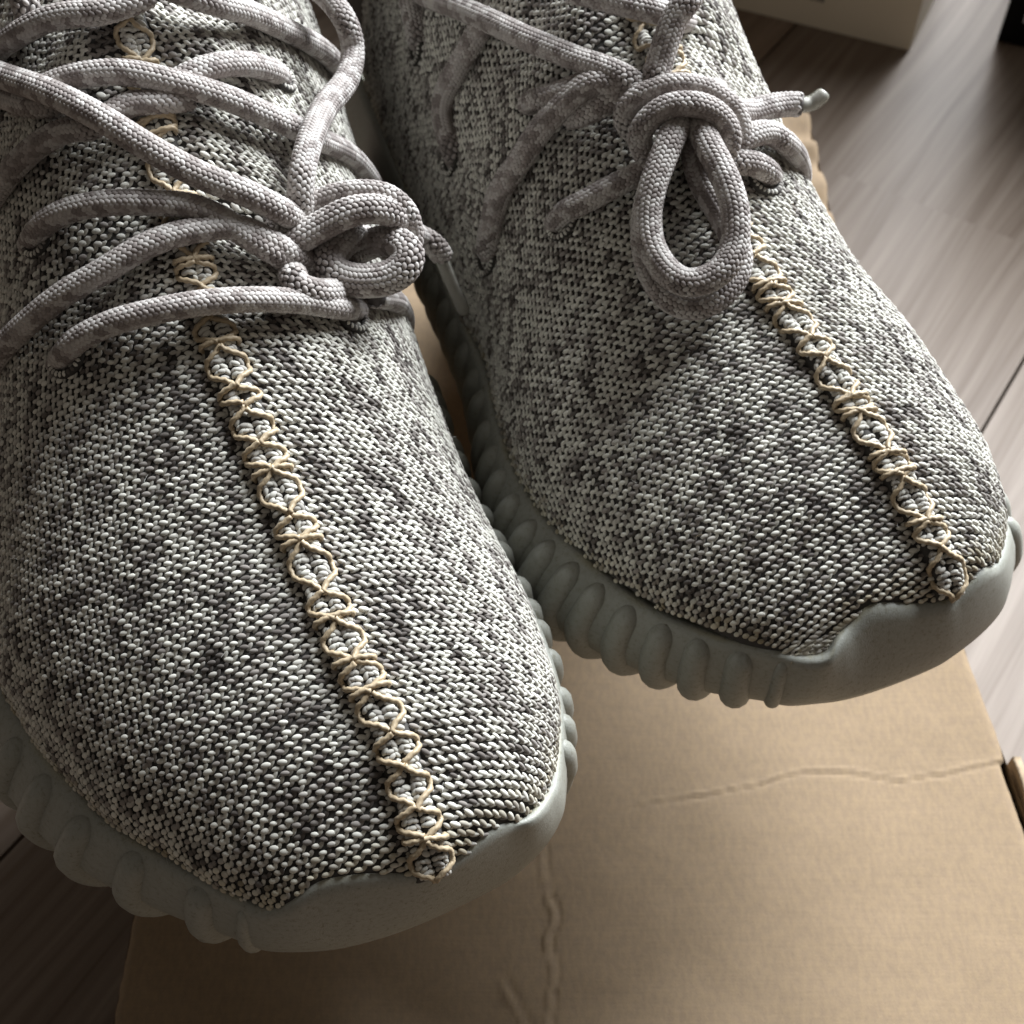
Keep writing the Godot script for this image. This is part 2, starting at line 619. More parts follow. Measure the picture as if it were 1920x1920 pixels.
func build_sole(shoe: Node) -> void:
	var tab: Array = S.sole
	var top := PackedVector3Array()
	var out := PackedVector3Array()
	for s in tab:
		top.append(Vector3(s[1], s[2], -s[0]))
		out.append(Vector3(s[4], 0, -s[3]))
	var per := 10
	var n := (tab.size() - 1) * per + 1
	var prof := []
	var v := PackedVector3Array()
	var col := PackedColorArray()
	var cols := 0
	var lip := PackedVector3Array()
	var wide := PackedVector3Array()
	for i in n:
		var k := mini(i / per, tab.size() - 2)
		var f := float(i) / per - k
		var a := top[k].cubic_interpolate(top[k + 1], top[maxi(k - 1, 0)], top[mini(k + 2, tab.size() - 1)], f)
		var o := out[k].cubic_interpolate(out[k + 1], out[maxi(k - 1, 0)], out[mini(k + 2, tab.size() - 1)], f)
		if -a.z < 3.5: a.y = clampf(upper_y(-a.z, a.x) + 0.07, a.y - 0.1, a.y + 0.4)
		lip.append(a)
		wide.append(o)
	for pass_ in 3:
		var l2 := lip.duplicate()
		var w2 := wide.duplicate()
		for i in range(2, n - 2):
			lip[i].y = (l2[i - 2].y + 2 * l2[i - 1].y + 2 * l2[i].y + 2 * l2[i + 1].y + l2[i + 2].y) / 8.0
			wide[i] = (w2[i - 2] + w2[i - 1] * 2 + w2[i] * 2 + w2[i + 1] * 2 + w2[i + 2]) / 8.0
	for i in n:
		var a := lip[i]
		var o := wide[i]
		var t := -a.z
		var yb := 1.0 * pow(maxf(0.0, 6.0 - t) / 6.2, 2.0)
		var yo := 1.3 + 0.3 * yb
		o.y = yo
		var inward := Vector3(-1.4, 0, -maxf(t, 2.5) - 0.6) - Vector3(o.x, 0, o.z)
		inward = inward.normalized()
		var dy := a.y - yo
		var w: float = clampf((o - a).length(), 0.0, 2.0)
		var p := PackedVector3Array([
			a + inward * 0.55 + Vector3(0, -0.4, 0),
			a + inward * 0.20 + Vector3(0, -0.10, 0),
			a + inward * 0.09 + Vector3(0, -0.015, 0),
			a,
			a.lerp(o, 0.10) + Vector3(0, 0.07 * dy, 0) - inward * 0.05,
			a.lerp(o, 0.25) + Vector3(0, 0.10 * dy, 0) - inward * 0.07,
			a.lerp(o, 0.5) + Vector3(0, 0.08 * dy, 0) - inward * 0.10,
			a.lerp(o, 0.75) - inward * 0.09,
			o,
			o + inward * 0.08 + Vector3(0, -0.45 * (yo - yb), 0),
			o + inward * 0.30 + Vector3(0, -0.8 * (yo - yb), 0),
			Vector3(o.x, yb, o.z) + inward * 0.75,
			Vector3(-1.6, yb, minf(-t, -1.6) - 0.3)])
		prof.append(p)
		cols = p.size()
		for q in cols:
			v.append(p[q] * 0.01)
			var stain := clampf(noise.get_noise_2d(i * 0.09, q * 0.6 + S.salt) * 1.6, 0.0, 1.0) * (1.0 if q < 4 else 0.0)
			col.append(rubber_color(stain * 0.8))
	var sole := obj("midsole", grid_mesh(v, n, cols, false, PackedVector2Array(), col), mats.rubber, shoe)
	# ribs down the side wall
	for r in S.ribs:
		var best := 0
		for i in n:
			var p: PackedVector3Array = prof[i]
			if Vector2(-p[3].z - r[0], p[3].x - r[1]).length() < Vector2(-prof[best][3].z - r[0], prof[best][3].x - r[1]).length(): best = i
		var p: PackedVector3Array = prof[best]
		var inw := (p[11] - p[8])
		inw.y = 0
		inw = inw.normalized()
		var line := PackedVector3Array()
		var scale_: float = r[2]
		var rr := 0.31 * scale_
		var body := PackedVector3Array([p[4].lerp(p[5], 0.4), p[5], p[6], p[7], p[8], p[9], p[10], p[11]])
		for q in body: line.append((q + inw * (rr - 0.21 * scale_)) * 0.01)
		var c := spline(line, 0.0009)
		var rad := PackedFloat32Array()
		var cc := PackedColorArray()
		for i in c.size():
			var s := float(i) / (c.size() - 1)
			var g := sqrt(maxf(0.0, 1.0 - pow(1.0 - clampf(s / 0.16, 0.03, 1.0), 2.0)))
			rad.append(rr * 0.01 * g * (0.86 + 0.22 * s))
		var tm := tube(c, rad, 14, inw, 1.0)
		var o := obj("rib", tm, mats.rib, sole)
		o.set_meta("part", "rib")

# ---------------------------------------------------------------- laces

func build_lace(shoe: Node, flat: Array, called := "lace") -> void:
	var p := PackedVector3Array()
	for i in range(1, flat.size(), 3): p.append(v3(flat[i], flat[i + 1], flat[i + 2]))
	var c := spline(p, 0.0005)
	var R: float = flat[0] * 0.01
	if called == "lace_tip":
		var r := even(c.size(), 0.0019)
		r[0] *= 0.9
		r[c.size() - 1] *= 0.72
		r[c.size() - 2] *= 0.93
		var sleeve := obj("lace_tip", tube(c, r, 14, Vector3.UP, 0.8), mats.tip, shoe)
		var inner := r.duplicate()
		for i in inner.size(): inner[i] *= 0.8
		obj("cord_end", tube(c, inner, 12, Vector3.UP, 0.8, 0.2, 2600.0), mats.cord_end, sleeve)
		return
	var o := obj("lace", tube(c, even(c.size(), R * 0.86), 14, Vector3.UP, 0.86), mats.core, shoe)
	var fr := frames(c, Vector3.UP)
	var total := 0.0005 * (c.size() - 1)
	var at := []
	var tint := []
	var cols := 16 if R < 0.0029 else 18
	var pitch := 0.00098
	var salt := rng.randf() * 90.0
	var was := PackedFloat32Array()
	was.resize(cols)
	for j in int(total / pitch):
		for k in cols:
			var s := (j + 0.5 * (k & 1) + 0.25) * pitch / 0.0005
			var i := clampi(int(s), 0, c.size() - 2)
			var f := s - i
			var a := TAU * k / cols
			var B: Basis = fr[i]
			var out: Vector3 = (B.x * cos(a) + B.y * sin(a) * 0.86)
			var nn: Vector3 = (B.x * cos(a) * 0.86 + B.y * sin(a)).normalized()
			var pos := c[i].lerp(c[mini(i + 1, c.size() - 1)], f) + out * R * 0.93
			var side := B.z.cross(nn).normalized()
			var lean := (0.62 if k & 1 else -0.62) + rng.randf_range(-0.1, 0.1)
			var dx := B.z * cos(lean) + side * sin(lean)
			var dy := side * cos(lean) - B.z * sin(lean)
			if j % 2 == 0 and k % 2 == 0: was[k] = rng.randf()
			var tone := was[k - k % 2] + rng.randf_range(-0.12, 0.12)
			var col := Color(0.41, 0.378, 0.356)
			if tone > 0.72: col = Color(0.205, 0.175, 0.162)
			elif tone > 0.42: col = Color(0.305, 0.27, 0.252)
			at.append(Transform3D(Basis(dx * 0.00074, dy * 0.0005, nn * 0.00036), pos))
			tint.append(col * rng.randf_range(0.9, 1.1))
	scatter("braid", bead_mesh, mats.lace, at, tint, o)

func build_eyelet(shoe: Node, t: float, b: float) -> void:
	# knitted hole that a lace goes through
	var p := v3(t, b, upper_y(t, b))
	var ex := (v3(t, b + 0.1, upper_y(t, b + 0.1)) - v3(t, b - 0.1, upper_y(t, b - 0.1))).normalized()
	var ey := (v3(t + 0.1, b, upper_y(t + 0.1, b)) - v3(t - 0.1, b, upper_y(t - 0.1, b))).normalized()
	var n := ex.cross(ey).normalized()
	ey = n.cross(ex)
	var ring := PackedVector3Array()
	for k in 25:
		var a := TAU * k / 24.0
		ring.append(p + (ex * cos(a) * 0.34 + ey * sin(a) * 0.27 + n * 0.07) * 0.01)
	var o := obj("eyelet", tube(ring, even(25, 0.0008), 8, n), mats.under, shoe)
	var at := []
	var tint := []
	for k in 22:
		var a := TAU * k / 22.0
		var r := ex * cos(a) + ey * sin(a)
		var q := p + (ex * cos(a) * 0.34 + ey * sin(a) * 0.27 + n * 0.12) * 0.01
		at.append(Transform3D(Basis(r * 0.0006, n.cross(r) * 0.00045, n * 0.0004), q))
		tint.append(heather(k * 0.4, t))
	scatter("eyelet_stitches", bead_mesh, mats.yarn, at, tint, o)

# ---------------------------------------------------------------- a shoe

func build_shoe(data: Dictionary, at: Vector3, label: String) -> void:
	S = data
	var shoe := thing("knitted_sneaker", at, TURN)
	tag(shoe, label, "sneaker", "pair of knitted sneakers")
	build_surface()
	var v := PackedVector3Array()
	for i in NT + 1:
		for k in 2 * NK + 1: v.append(S.P[i][k])
	var upper := obj("upper", grid_mesh(v, NT + 1, 2 * NK + 1), mats.under, shoe)
	build_knit(upper)
	build_seam(upper)
	build_fibres(upper)
	build_sole(shoe)
	for l in S.laces: build_lace(shoe, l)
	for l in S.tips: build_lace(shoe, l, "lace_tip")
	for e in S.eyelets: build_eyelet(shoe, e[0], e[1])

func shoe_near() -> Dictionary:
	var d := {"salt": 0, "last": 20.5, "t0": -0.12, "lace_r": 0.00245}
	d.lip = [[-3.35, 0.9], [-2.95, 0.45], [-2.4, 0.25], [-1.85, 0.27], [-1.1, 0.15], [-0.2, -0.03], [0.4, 0.05], [1.25, 0.38], [1.75, 0.42], [2.15, 0.72], [2.55, 1.3]]
	d.L = [[-0.12, -0.9], [-0.02, -2], [0.15, -2.5], [0.4, -2.75], [0.68, -3.06], [1.19, -3.62], [1.77, -4.1], [2.38, -4.65], [3.06, -5.2], [4, -5.72], [4.62, -6.06], [5.43, -6.39], [6.46, -6.69], [9, -6.7], [12, -6.4], [16, -6.2], [21, -6]]
	d.R = [[-0.12, -0.5], [0, 0.45], [0.2, 1.1], [0.45, 1.6], [0.7, 2], [1.57, 2.6], [3, 3.08], [4.5, 3.16], [6.4, 3], [8, 2.88], [10, 2.85], [14, 2.95], [21, 3.2]]
	d.c = [[-0.12, -0.7], [0, -0.05], [0.56, -0.1], [1.5, -0.13], [2.2, -0.26], [3.2, -0.5], [4.5, -0.7], [5.5, -0.83], [7.5, -1.12], [8.5, -1.26], [10, -1.37], [14, -1.4], [21, -1.5]]
	d.hk = [[-0.3, 2.8], [-0.12, 3.1], [0, 3.4], [0.3, 3.9], [1, 4.4], [2, 5], [4, 5.7], [6, 6.4], [8, 7.3], [10, 8.3], [12, 9.4], [15, 10.8], [21, 13]]
	d.hf = [[-0.3, 2.7], [0.2, 2.8], [1, 2.85], [3, 2.6], [8, 2.4], [21, 2.8]]
	# midsole outline: top edge (t, b, y) and widest line (t, b)
	d.sole = [[21,-6.1,2.8,21,-6.9], [14,-6.4,2.5,14,-7.2], [9,-6.75,2.4,9,-7.6], [6.46,-6.75,2.46,6.4,-7.6], [5.43,-6.45,2.5,5.4,-7.35], [4.3,-5.95,2.55,4.2,-6.85], [3.06,-5.27,2.6,3.0,-6.1], [1.9,-4.3,2.75,1.75,-4.85], [0.9,-3.35,2.9,0.72,-3.6], [0.45,-2.95,3.0,0.33,-3.15], [0.25,-2.4,3.1,0.08,-2.5], [0.27,-1.85,3.4,-0.06,-1.9], [0.15,-1.1,3.45,-0.12,-1.2], [-0.03,-0.2,3.5,-0.11,-0.45], [0.05,0.4,3.5,0.0,0.35], [0.38,1.25,3.42,0.2,1.3], [0.42,1.75,3.35,0.45,1.9], [0.72,2.15,3.2,0.75,2.35], [1.3,2.55,3.0,1.25,2.7], [3.0,3.15,2.7,3.0,3.3], [5.4,3.25,2.55,5.4,3.4], [9,2.95,2.4,9,3.2], [14,3.0,2.5,14,3.3], [21,3.3,2.8,21,3.6]]
	d.ribs = [[5.12, -6.4, 1.05], [4.18, -5.9, 1.05], [3.14, -5.35, 1.05], [2.18, -4.6, 1.05], [1.25, -3.75, 1.05], [0.62, -3.1, 0.5], [6.1, -6.7, 1.05], [7.1, -6.7, 1.05], [1.75, 3, 0.95], [2.43, 3, 0.95], [3.11, 3, 0.95], [3.79, 3, 0.95], [4.47, 3, 0.95], [5.15, 3, 0.95], [5.83, 3, 0.95], [6.51, 3, 0.95], [7.19, 3, 0.95], [7.87, 3, 0.95], [8.55, 3, 0.95], [9.23, 3, 0.95], [9.91, 3, 0.95], [10.59, 3, 0.95], [11.27, 3, 0.95], [11.95, 3, 0.95]]
	d.laces = []
	d.tips = []
	d.laces.append([0.245, 16.41, 1.37, 10.20, 15.88, 2.04, 10.00, 15.68, 2.50, 9.60, 15.17, 2.73, 9.30, 14.97, 2.77, 8.80, 14.22, 2.44, 8.65, 13.15, 1.78, 8.85, 11.92, 1.25, 9.07, 11.07, 0.91, 9.03, 10.78, 0.77, 8.73, 10.78, 0.76, 8.33])
	d.laces.append([0.245, 15.50, -4.46, 9.63, 14.25, -3.88, 10.02, 12.99, -3.03, 10.28, 12.04, -2.29, 10.24, 11.29, -1.59, 9.96, 10.79, -0.88, 9.60, 10.46, -0.13, 9.24, 10.39, 0.30, 8.88, 10.69, 0.69, 8.30])
	d.laces.append([0.245, 14.10, -3.79, 9.46, 13.56, -3.04, 10.07, 13.25, -2.42, 10.34, 12.95, -1.69, 10.43, 12.64, -0.89, 10.26, 12.52, -0.09, 9.87, 12.54, 0.74, 9.23, 12.84, 1.42, 8.49, 13.86, 2.27, 7.14, 14.33, 2.68, 6.20, 14.98, 2.92, 5.20, 15.37, 2.95, 4.40])
	d.laces.append([0.245, 12.75, -1.20, 10.00, 12.93, -0.69, 10.14, 13.14, -0.16, 10.13, 13.41, 0.45, 9.90, 13.76, 0.88, 9.49, 14.17, 1.10, 9.06, 14.38, 1.17, 8.75])
	d.laces.append([0.245, 14.45, -0.71, 11.10, 14.35, 0.06, 10.70, 14.74, 0.83, 10.10, 15.34, 1.56, 9.25, 15.97, 2.21, 8.40, 16.63, 2.60, 7.60, 17.56, 2.88, 6.60])
	d.laces.append([0.245, 15.42, -4.16, 9.65, 15.16, -3.81, 10.03, 14.80, -3.29, 10.46, 14.56, -2.81, 10.74, 14.38, -2.38, 10.87, 14.17, -1.88, 10.93, 14.21, -1.34, 10.98, 14.38, -0.89, 11.01])
	d.laces.append([0.245, 15.44, -3.17, 10.84, 15.26, -3.14, 10.70, 15.31, -3.15, 10.51, 15.66, -3.19, 10.20])
	d.laces.append([0.245, 13.33, -4.98, 7.78, 13.04, -4.42, 8.55, 12.90, -3.96, 9.05, 12.78, -3.49, 9.43, 12.63, -2.96, 9.72, 12.41, -2.46, 9.85, 12.56, -1.78, 10.04, 12.49, -1.17, 10.03, 12.59, -0.65, 9.93])
	d.laces.append([0.245, 14.81, -4.26, 9.36, 14.20, -3.89, 9.59, 13.59, -3.50, 9.74, 13.21, -3.08, 9.89, 13.08, -2.75, 10.03])
	d.laces.append([0.245, 12.12, -4.16, 7.83, 11.76, -3.91, 8.34, 11.54, -3.65, 8.71, 11.28, -3.11, 9.05, 11.00, -2.45, 9.23, 10.77, -1.82, 9.25, 10.61, -1.18, 9.14, 10.42, -0.72, 8.92, 10.14, -0.37, 8.66, 9.95, -0.00, 8.37, 10.00, 0.35, 7.95])
	d.laces.append([0.245, 10.73, -5.44, 6.36, 10.54, -5.12, 6.86, 10.28, -4.49, 7.56, 10.11, -3.68, 8.20, 10.05, -2.85, 8.60, 10.12, -2.18, 8.84, 10.21, -1.64, 8.90, 10.26, -1.02, 8.87, 10.26, -0.42, 8.74, 10.09, -0.00, 8.49, 10.02, 0.34, 8.17, 10.19, 0.69, 7.70])
	d.laces.append([0.245, 9.77, -4.12, 6.93, 9.51, -3.87, 7.45, 9.38, -3.56, 7.79, 9.24, -2.94, 8.11, 9.09, -2.28, 8.29, 8.99, -1.42, 8.35, 8.97, -0.58, 8.21, 9.03, 0.28, 7.87, 9.14, 0.85, 7.49, 9.39, 1.15, 7.13, 9.89, 1.41, 6.57])
	d.laces.append([0.245, 9.82, 1.77, 6.87, 10.35, 2.17, 6.23, 11.33, 2.52, 5.00, 11.62, 2.62, 4.40, 11.91, 2.64, 3.80])
	d.laces.append([0.285, 10.49, 2.64, 7.53, 10.47, 2.52, 7.96, 10.31, 2.30, 8.36, 10.27, 1.98, 8.56, 10.28, 1.53, 8.58, 10.28, 1.06, 8.42, 10.24, 0.58, 8.26, 10.25, 0.27, 8.12, 10.23, 0.06, 7.97, 10.15, 0.12, 7.80, 10.09, 0.45, 7.72, 10.20, 0.86, 7.67])
	d.laces.append([0.270, 10.61, 0.17, 7.72, 10.68, 0.15, 7.96, 10.76, 0.29, 8.15, 10.84, 0.58, 8.30, 10.92, 1.07, 8.40, 10.87, 1.57, 8.50, 10.75, 2.05, 8.51, 10.62, 2.36, 8.42, 10.45, 2.58, 8.18, 10.37, 2.63, 7.86, 10.28, 2.59, 7.59, 10.32, 2.43, 7.30])
	d.laces.append([0.310, 10.69, 1.66, 7.77, 10.36, 1.35, 7.86, 10.06, 1.07, 7.85, 9.79, 1.02, 7.76, 9.60, 1.25, 7.65, 9.46, 1.60, 7.62, 9.38, 2.00, 7.67, 9.44, 2.30, 7.80, 9.65, 2.42, 7.91, 9.95, 2.31, 7.93, 10.26, 2.08, 7.80, 10.49, 1.83, 7.56, 10.70, 1.64, 7.30])
	d.laces.append([0.245, 10.68, 0.58, 7.56, 10.66, 0.97, 7.68, 10.78, 1.37, 7.66, 10.77, 1.89, 7.50, 10.34, 2.32, 7.38])
	d.laces.append([0.250, 10.75, 0.40, 7.31, 9.47, 0.28, 8.06, 9.25, 0.33, 8.03, 9.15, 0.54, 7.92, 9.29, 0.86, 7.69, 9.84, 1.24, 7.25, 10.43, 1.53, 6.84])
	d.laces.append([0.245, 10.50, 2.63, 7.70, 11.91, 3.20, 6.30, 11.76, 3.39, 6.20, 11.72, 3.52, 6.00, 11.75, 3.58, 5.80])
	d.tips.append([0.190, 11.72, 3.54, 5.90, 11.73, 3.64, 5.50, 11.72, 3.77, 5.00, 11.68, 3.91, 4.50, 11.63, 3.98, 4.20])
	d.eyelets = [[14.17, 1.1], [11.76, -3.91], [9.51, -3.87], [9.39, 1.15], [15.31, -3.15]]
	return d

func shoe_far() -> Dictionary:
	var d := {"salt": 37, "last": 20.5, "t0": -0.3, "lace_r": 0.00265}
	d.lip = [[-4.5, 0.87], [-3.6, 0.1], [-3.1, -0.25], [-2.75, -0.42], [-2.4, -0.2], [-1.8, 0.1], [-1, 0], [-0.25, -0.1], [0.15, -0], [0.72, 0.22], [1.3, 0.45], [1.85, 1]]
	d.L = [[-0.3, -2.6], [-0.2, -2.92], [0.03, -3.48], [0.87, -4.44], [2, -5.34], [3.35, -5.99], [4.5, -6.45], [6, -6.68], [7.5, -6.6], [9.9, -6.32], [11, -6.46], [15.6, -6.48], [21, -6.4]]
	d.R = [[-0.3, -2], [-0.2, -1.2], [-0.1, -0.1], [0, 0.45], [0.2, 0.95], [0.48, 1.35], [1.65, 2.2], [3.36, 2.6], [5.3, 2.55], [7.5, 2.05], [10.3, 1.85], [14, 1.85], [21, 2]]
	d.c = [[-0.3, -2.3], [-0.15, -1.2], [0, -0.1], [0.53, -0.23], [1.56, -0.52], [2.67, -0.8], [3.9, -1.05], [5, -1.33], [5.75, -1.55], [6.8, -1.75], [7.5, -1.9], [10, -2.1], [14, -2.2], [21, -2.2]]
	d.hk = [[-0.3, 2.8], [-0.12, 3.1], [0, 3.4], [0.3, 3.9], [1, 4.4], [2, 5], [4, 5.7], [6, 6.4], [8, 7.3], [10, 8.3], [12, 9.4], [15, 10.8], [21, 13]]
	d.hf = [[-0.3, 2.7], [0.2, 2.8], [1, 2.85], [3, 2.6], [8, 2.4], [21, 2.8]]
	# midsole outline: top edge (t, b, y) and widest line (t, b)
	d.sole = [[21,-6.5,2.8,21,-7.1], [15.6,-6.55,2.7,15.6,-6.75], [11,-6.5,2.5,11,-6.65], [9.0,-6.5,2.45,9.0,-6.8], [7.5,-6.68,2.42,7.3,-7.15], [6.0,-6.75,2.45,5.9,-7.4], [4.5,-6.5,2.5,4.3,-7.4], [3.35,-6.07,2.6,3.2,-6.95], [2.0,-5.42,2.7,1.8,-5.95], [0.87,-4.5,2.85,0.6,-4.75], [0.1,-3.6,3.0,-0.1,-3.65], [-0.25,-3.1,3.0,-0.4,-3.25], [-0.42,-2.75,3.15,-0.55,-2.7], [-0.2,-2.4,3.35,-0.62,-2.2], [0.1,-1.8,3.4,-0.62,-1.6], [0.0,-1.0,3.42,-0.6,-0.9], [-0.1,-0.25,3.42,-0.52,-0.05], [-0.0,0.15,3.42,-0.4,0.45], [0.22,0.72,3.4,-0.1,1.25], [0.45,1.3,3.3,0.3,1.95], [1.0,1.85,3.1,0.85,2.45], [1.65,2.25,2.9,1.4,2.85], [3.36,2.68,2.65,3.2,3.3], [5.3,2.65,2.5,5.2,3.45], [7.5,2.2,2.4,7.5,3.0], [10.3,2.0,2.45,10.3,2.6], [14,2.0,2.5,14,2.6], [21,2.1,2.8,21,2.7]]
	d.ribs = [[4.83, -6.6, 1], [4.17, -6.45, 1], [3.42, -6.1, 1], [2.8, -5.8, 1], [2.21, -5.5, 1], [1.55, -5.05, 1], [0.97, -4.5, 1], [0.47, -3.95, 1], [-0.02, -3.42, 0.5], [5.5, -6.6, 1.05], [6.28, -6.6, 1.05], [7.06, -6.6, 1.05], [7.84, -6.6, 1.05], [8.62, -6.6, 1.05], [9.4, -6.6, 1.05], [10.18, -6.6, 1.05], [10.96, -6.6, 1.05], [11.74, -6.6, 1.05], [12.52, -6.6, 1.05], [13.3, -6.6, 1.05], [14.08, -6.6, 1.05], [14.86, -6.6, 1.05], [1.55, 2.5, 1], [2.35, 2.5, 1], [3.15, 2.5, 1], [3.95, 2.5, 1], [4.75, 2.5, 1], [5.55, 2.5, 1], [6.35, 2.5, 1], [7.15, 2.5, 1], [7.95, 2.5, 1], [8.75, 2.5, 1], [9.55, 2.5, 1], [10.35, 2.5, 1], [11.15, 2.5, 1], [11.95, 2.5, 1]]
	d.laces = []
	d.tips = []
	d.laces.append([0.265, 17.46, -5.85, 7.30, 15.55, -5.58, 7.90, 14.24, -5.27, 8.32, 13.12, -4.92, 8.58, 12.17, -4.56, 8.73, 11.38, -4.17, 8.84, 10.83, -3.85, 8.89, 10.37, -3.50, 8.92, 9.95, -3.20, 8.89, 9.76, -2.94, 8.69])
	d.laces.append([0.265, 10.77, -1.44, 10.19, 10.40, -1.83, 10.05, 10.27, -2.12, 9.80, 10.07, -2.35, 9.48, 9.86, -2.55, 9.14, 9.70, -2.67, 8.94, 9.67, -2.66, 8.63])
	d.laces.append([0.265, 12.13, -3.62, 9.63, 11.64, -3.12, 9.65, 11.28, -2.63, 9.60, 11.08, -2.17, 9.50, 10.93, -1.83, 9.39, 11.86, -1.00, 8.60, 12.33, -0.32, 8.00, 12.55, 0.26, 7.40, 12.71, 0.66, 6.80, 12.82, 0.94, 6.20, 13.24, 1.27, 5.40])
	d.laces.append([0.265, 17.12, -5.81, 7.42, 16.66, -5.86, 7.19, 16.28, -5.89, 6.97, 16.07, -5.89, 6.75, 16.23, -5.82, 6.42])
	d.laces.append([0.290, 13.34, -4.91, 8.59, 13.46, -5.15, 8.25, 13.52, -5.39, 7.83, 13.65, -5.65, 7.26, 13.82, -5.88, 6.65, 13.72, -5.98, 6.23, 13.36, -6.01, 5.93, 13.00, -5.98, 5.70, 13.16, -5.89, 5.34])
	d.laces.append([0.265, 11.40, -4.72, 7.69, 10.98, -4.61, 8.05, 10.74, -4.38, 8.27, 10.57, -4.08, 8.46, 10.51, -3.69, 8.62])
	d.laces.append([0.290, 10.00, -3.31, 8.72, 10.10, -3.49, 8.77, 10.25, -3.79, 8.71, 10.35, -4.10, 8.47, 10.41, -4.43, 8.13, 10.46, -4.78, 7.71, 10.47, -5.19, 7.08, 10.56, -5.62, 6.30, 10.51, -5.83, 5.61, 10.41, -5.96, 5.12, 10.47, -5.92, 4.72])
	d.laces.append([0.265, 9.82, -3.07, 8.68, 9.87, -3.35, 8.56, 9.97, -3.67, 8.37, 10.13, -3.96, 8.13, 10.45, -4.20, 7.88])
	d.laces.append([0.265, 9.20, -4.85, 6.25, 8.99, -4.74, 6.71, 8.73, -4.40, 7.10, 8.57, -3.89, 7.46, 8.51, -3.40, 7.70, 8.56, -2.87, 7.87])
	d.laces.append([0.265, 8.20, -1.69, 7.84, 8.11, -1.45, 7.82, 8.10, -1.09, 7.69, 8.12, -0.78, 7.45, 8.46, -0.42, 6.97])
	d.laces.append([0.265, 8.44, -1.36, 8.01, 8.55, -1.03, 8.03, 8.68, -0.60, 7.92, 8.67, -0.26, 7.71, 8.92, 0.27, 7.10, 9.14, 0.63, 6.50, 9.48, 0.95, 5.80])
	d.laces.append([0.265, 8.59, -3.00, 7.80, 8.66, -3.24, 8.04, 8.77, -3.32, 8.36, 8.79, -3.19, 8.67, 8.76, -2.86, 8.92, 8.61, -2.49, 9.03, 8.47, -2.09, 8.94, 8.30, -1.80, 8.70, 8.15, -1.71, 8.42, 8.13, -1.76, 8.12, 8.31, -1.88, 7.81])
	d.laces.append([0.265, 9.24, -3.14, 8.06, 9.34, -3.33, 8.24, 9.49, -3.35, 8.44, 9.50, -3.15, 8.69, 9.43, -2.83, 8.86, 9.30, -2.44, 8.98, 9.13, -1.95, 8.92, 8.92, -1.59, 8.74, 8.73, -1.32, 8.44, 8.55, -1.27, 8.15, 8.43, -1.35, 7.91, 8.41, -1.52, 7.72])
	d.laces.append([0.265, 8.98, -2.44, 8.61, 8.56, -2.67, 8.61, 8.18, -2.97, 8.55, 7.84, -3.28, 8.33, 7.54, -3.53, 8.10, 7.20, -3.73, 7.80, 6.73, -3.84, 7.49, 6.24, -3.75, 7.27, 5.82, -3.51, 7.20, 5.68, -3.14, 7.26, 5.73, -2.75, 7.43, 6.01, -2.45, 7.64, 6.43, -2.28, 7.96, 6.87, -2.24, 8.22, 7.39, -2.25, 8.41, 7.85, -2.27, 8.52, 8.38, -2.23, 8.58, 8.83, -2.10, 8.57])
	d.laces.append([0.265, 9.00, -2.40, 8.33, 8.47, -2.84, 8.12, 8.02, -3.27, 7.86, 7.59, -3.59, 7.49, 7.11, -3.77, 7.14, 6.59, -3.81, 6.85, 6.02, -3.66, 6.67, 5.67, -3.30, 6.65, 5.64, -2.85, 6.77, 5.86, -2.42, 6.94, 6.21, -2.20, 7.17, 6.80, -2.18, 7.40, 7.32, -2.29, 7.63, 7.78, -2.37, 7.82, 8.26, -2.33, 8.01, 8.73, -2.22, 8.21])
	d.laces.append([0.265, 8.96, -1.92, 8.54, 9.01, -1.36, 8.39, 9.20, -0.78, 8.10, 9.36, -0.23, 8.00, 9.44, 0.29, 7.90, 9.33, 0.53, 7.90])
	d.tips.append([0.190, 9.35, 0.48, 7.90, 9.33, 0.71, 7.90, 9.31, 0.87, 8.00, 9.34, 1.00, 8.10])
	d.laces.append([0.265, 9.55, -1.51, 8.47, 11.60, -0.17, 7.10, 11.64, 0.10, 7.00, 11.44, 0.21, 7.00])
	d.tips.append([0.190, 11.47, 0.17, 7.00, 11.49, 0.45, 6.90, 11.41, 0.73, 6.80])
	d.eyelets = [[16.07, -5.89], [13, -5.98], [10.41, -5.96], [8.99, -4.74], [8.12, -0.78]]
	return d



# ---------------------------------------------------------------- box, floor, things behind

func fold_path(pts: Array) -> Dictionary:
	var p := PackedVector3Array()
	for q in pts: p.append(Vector3(q[0], q[1], 0))
	var c := spline(p, 0.22)
	var line := PackedVector2Array()
	for q in c: line.append(Vector2(q.x, q.y) + Vector2(1, 1) * 0.03 * noise.get_noise_2d(q.x * 1.6, q.y * 1.6))
	var box := Rect2(line[0], Vector2.ZERO)
	for q in line: box = box.expand(q)
	return {"line": line, "box": box.grow(0.5)}

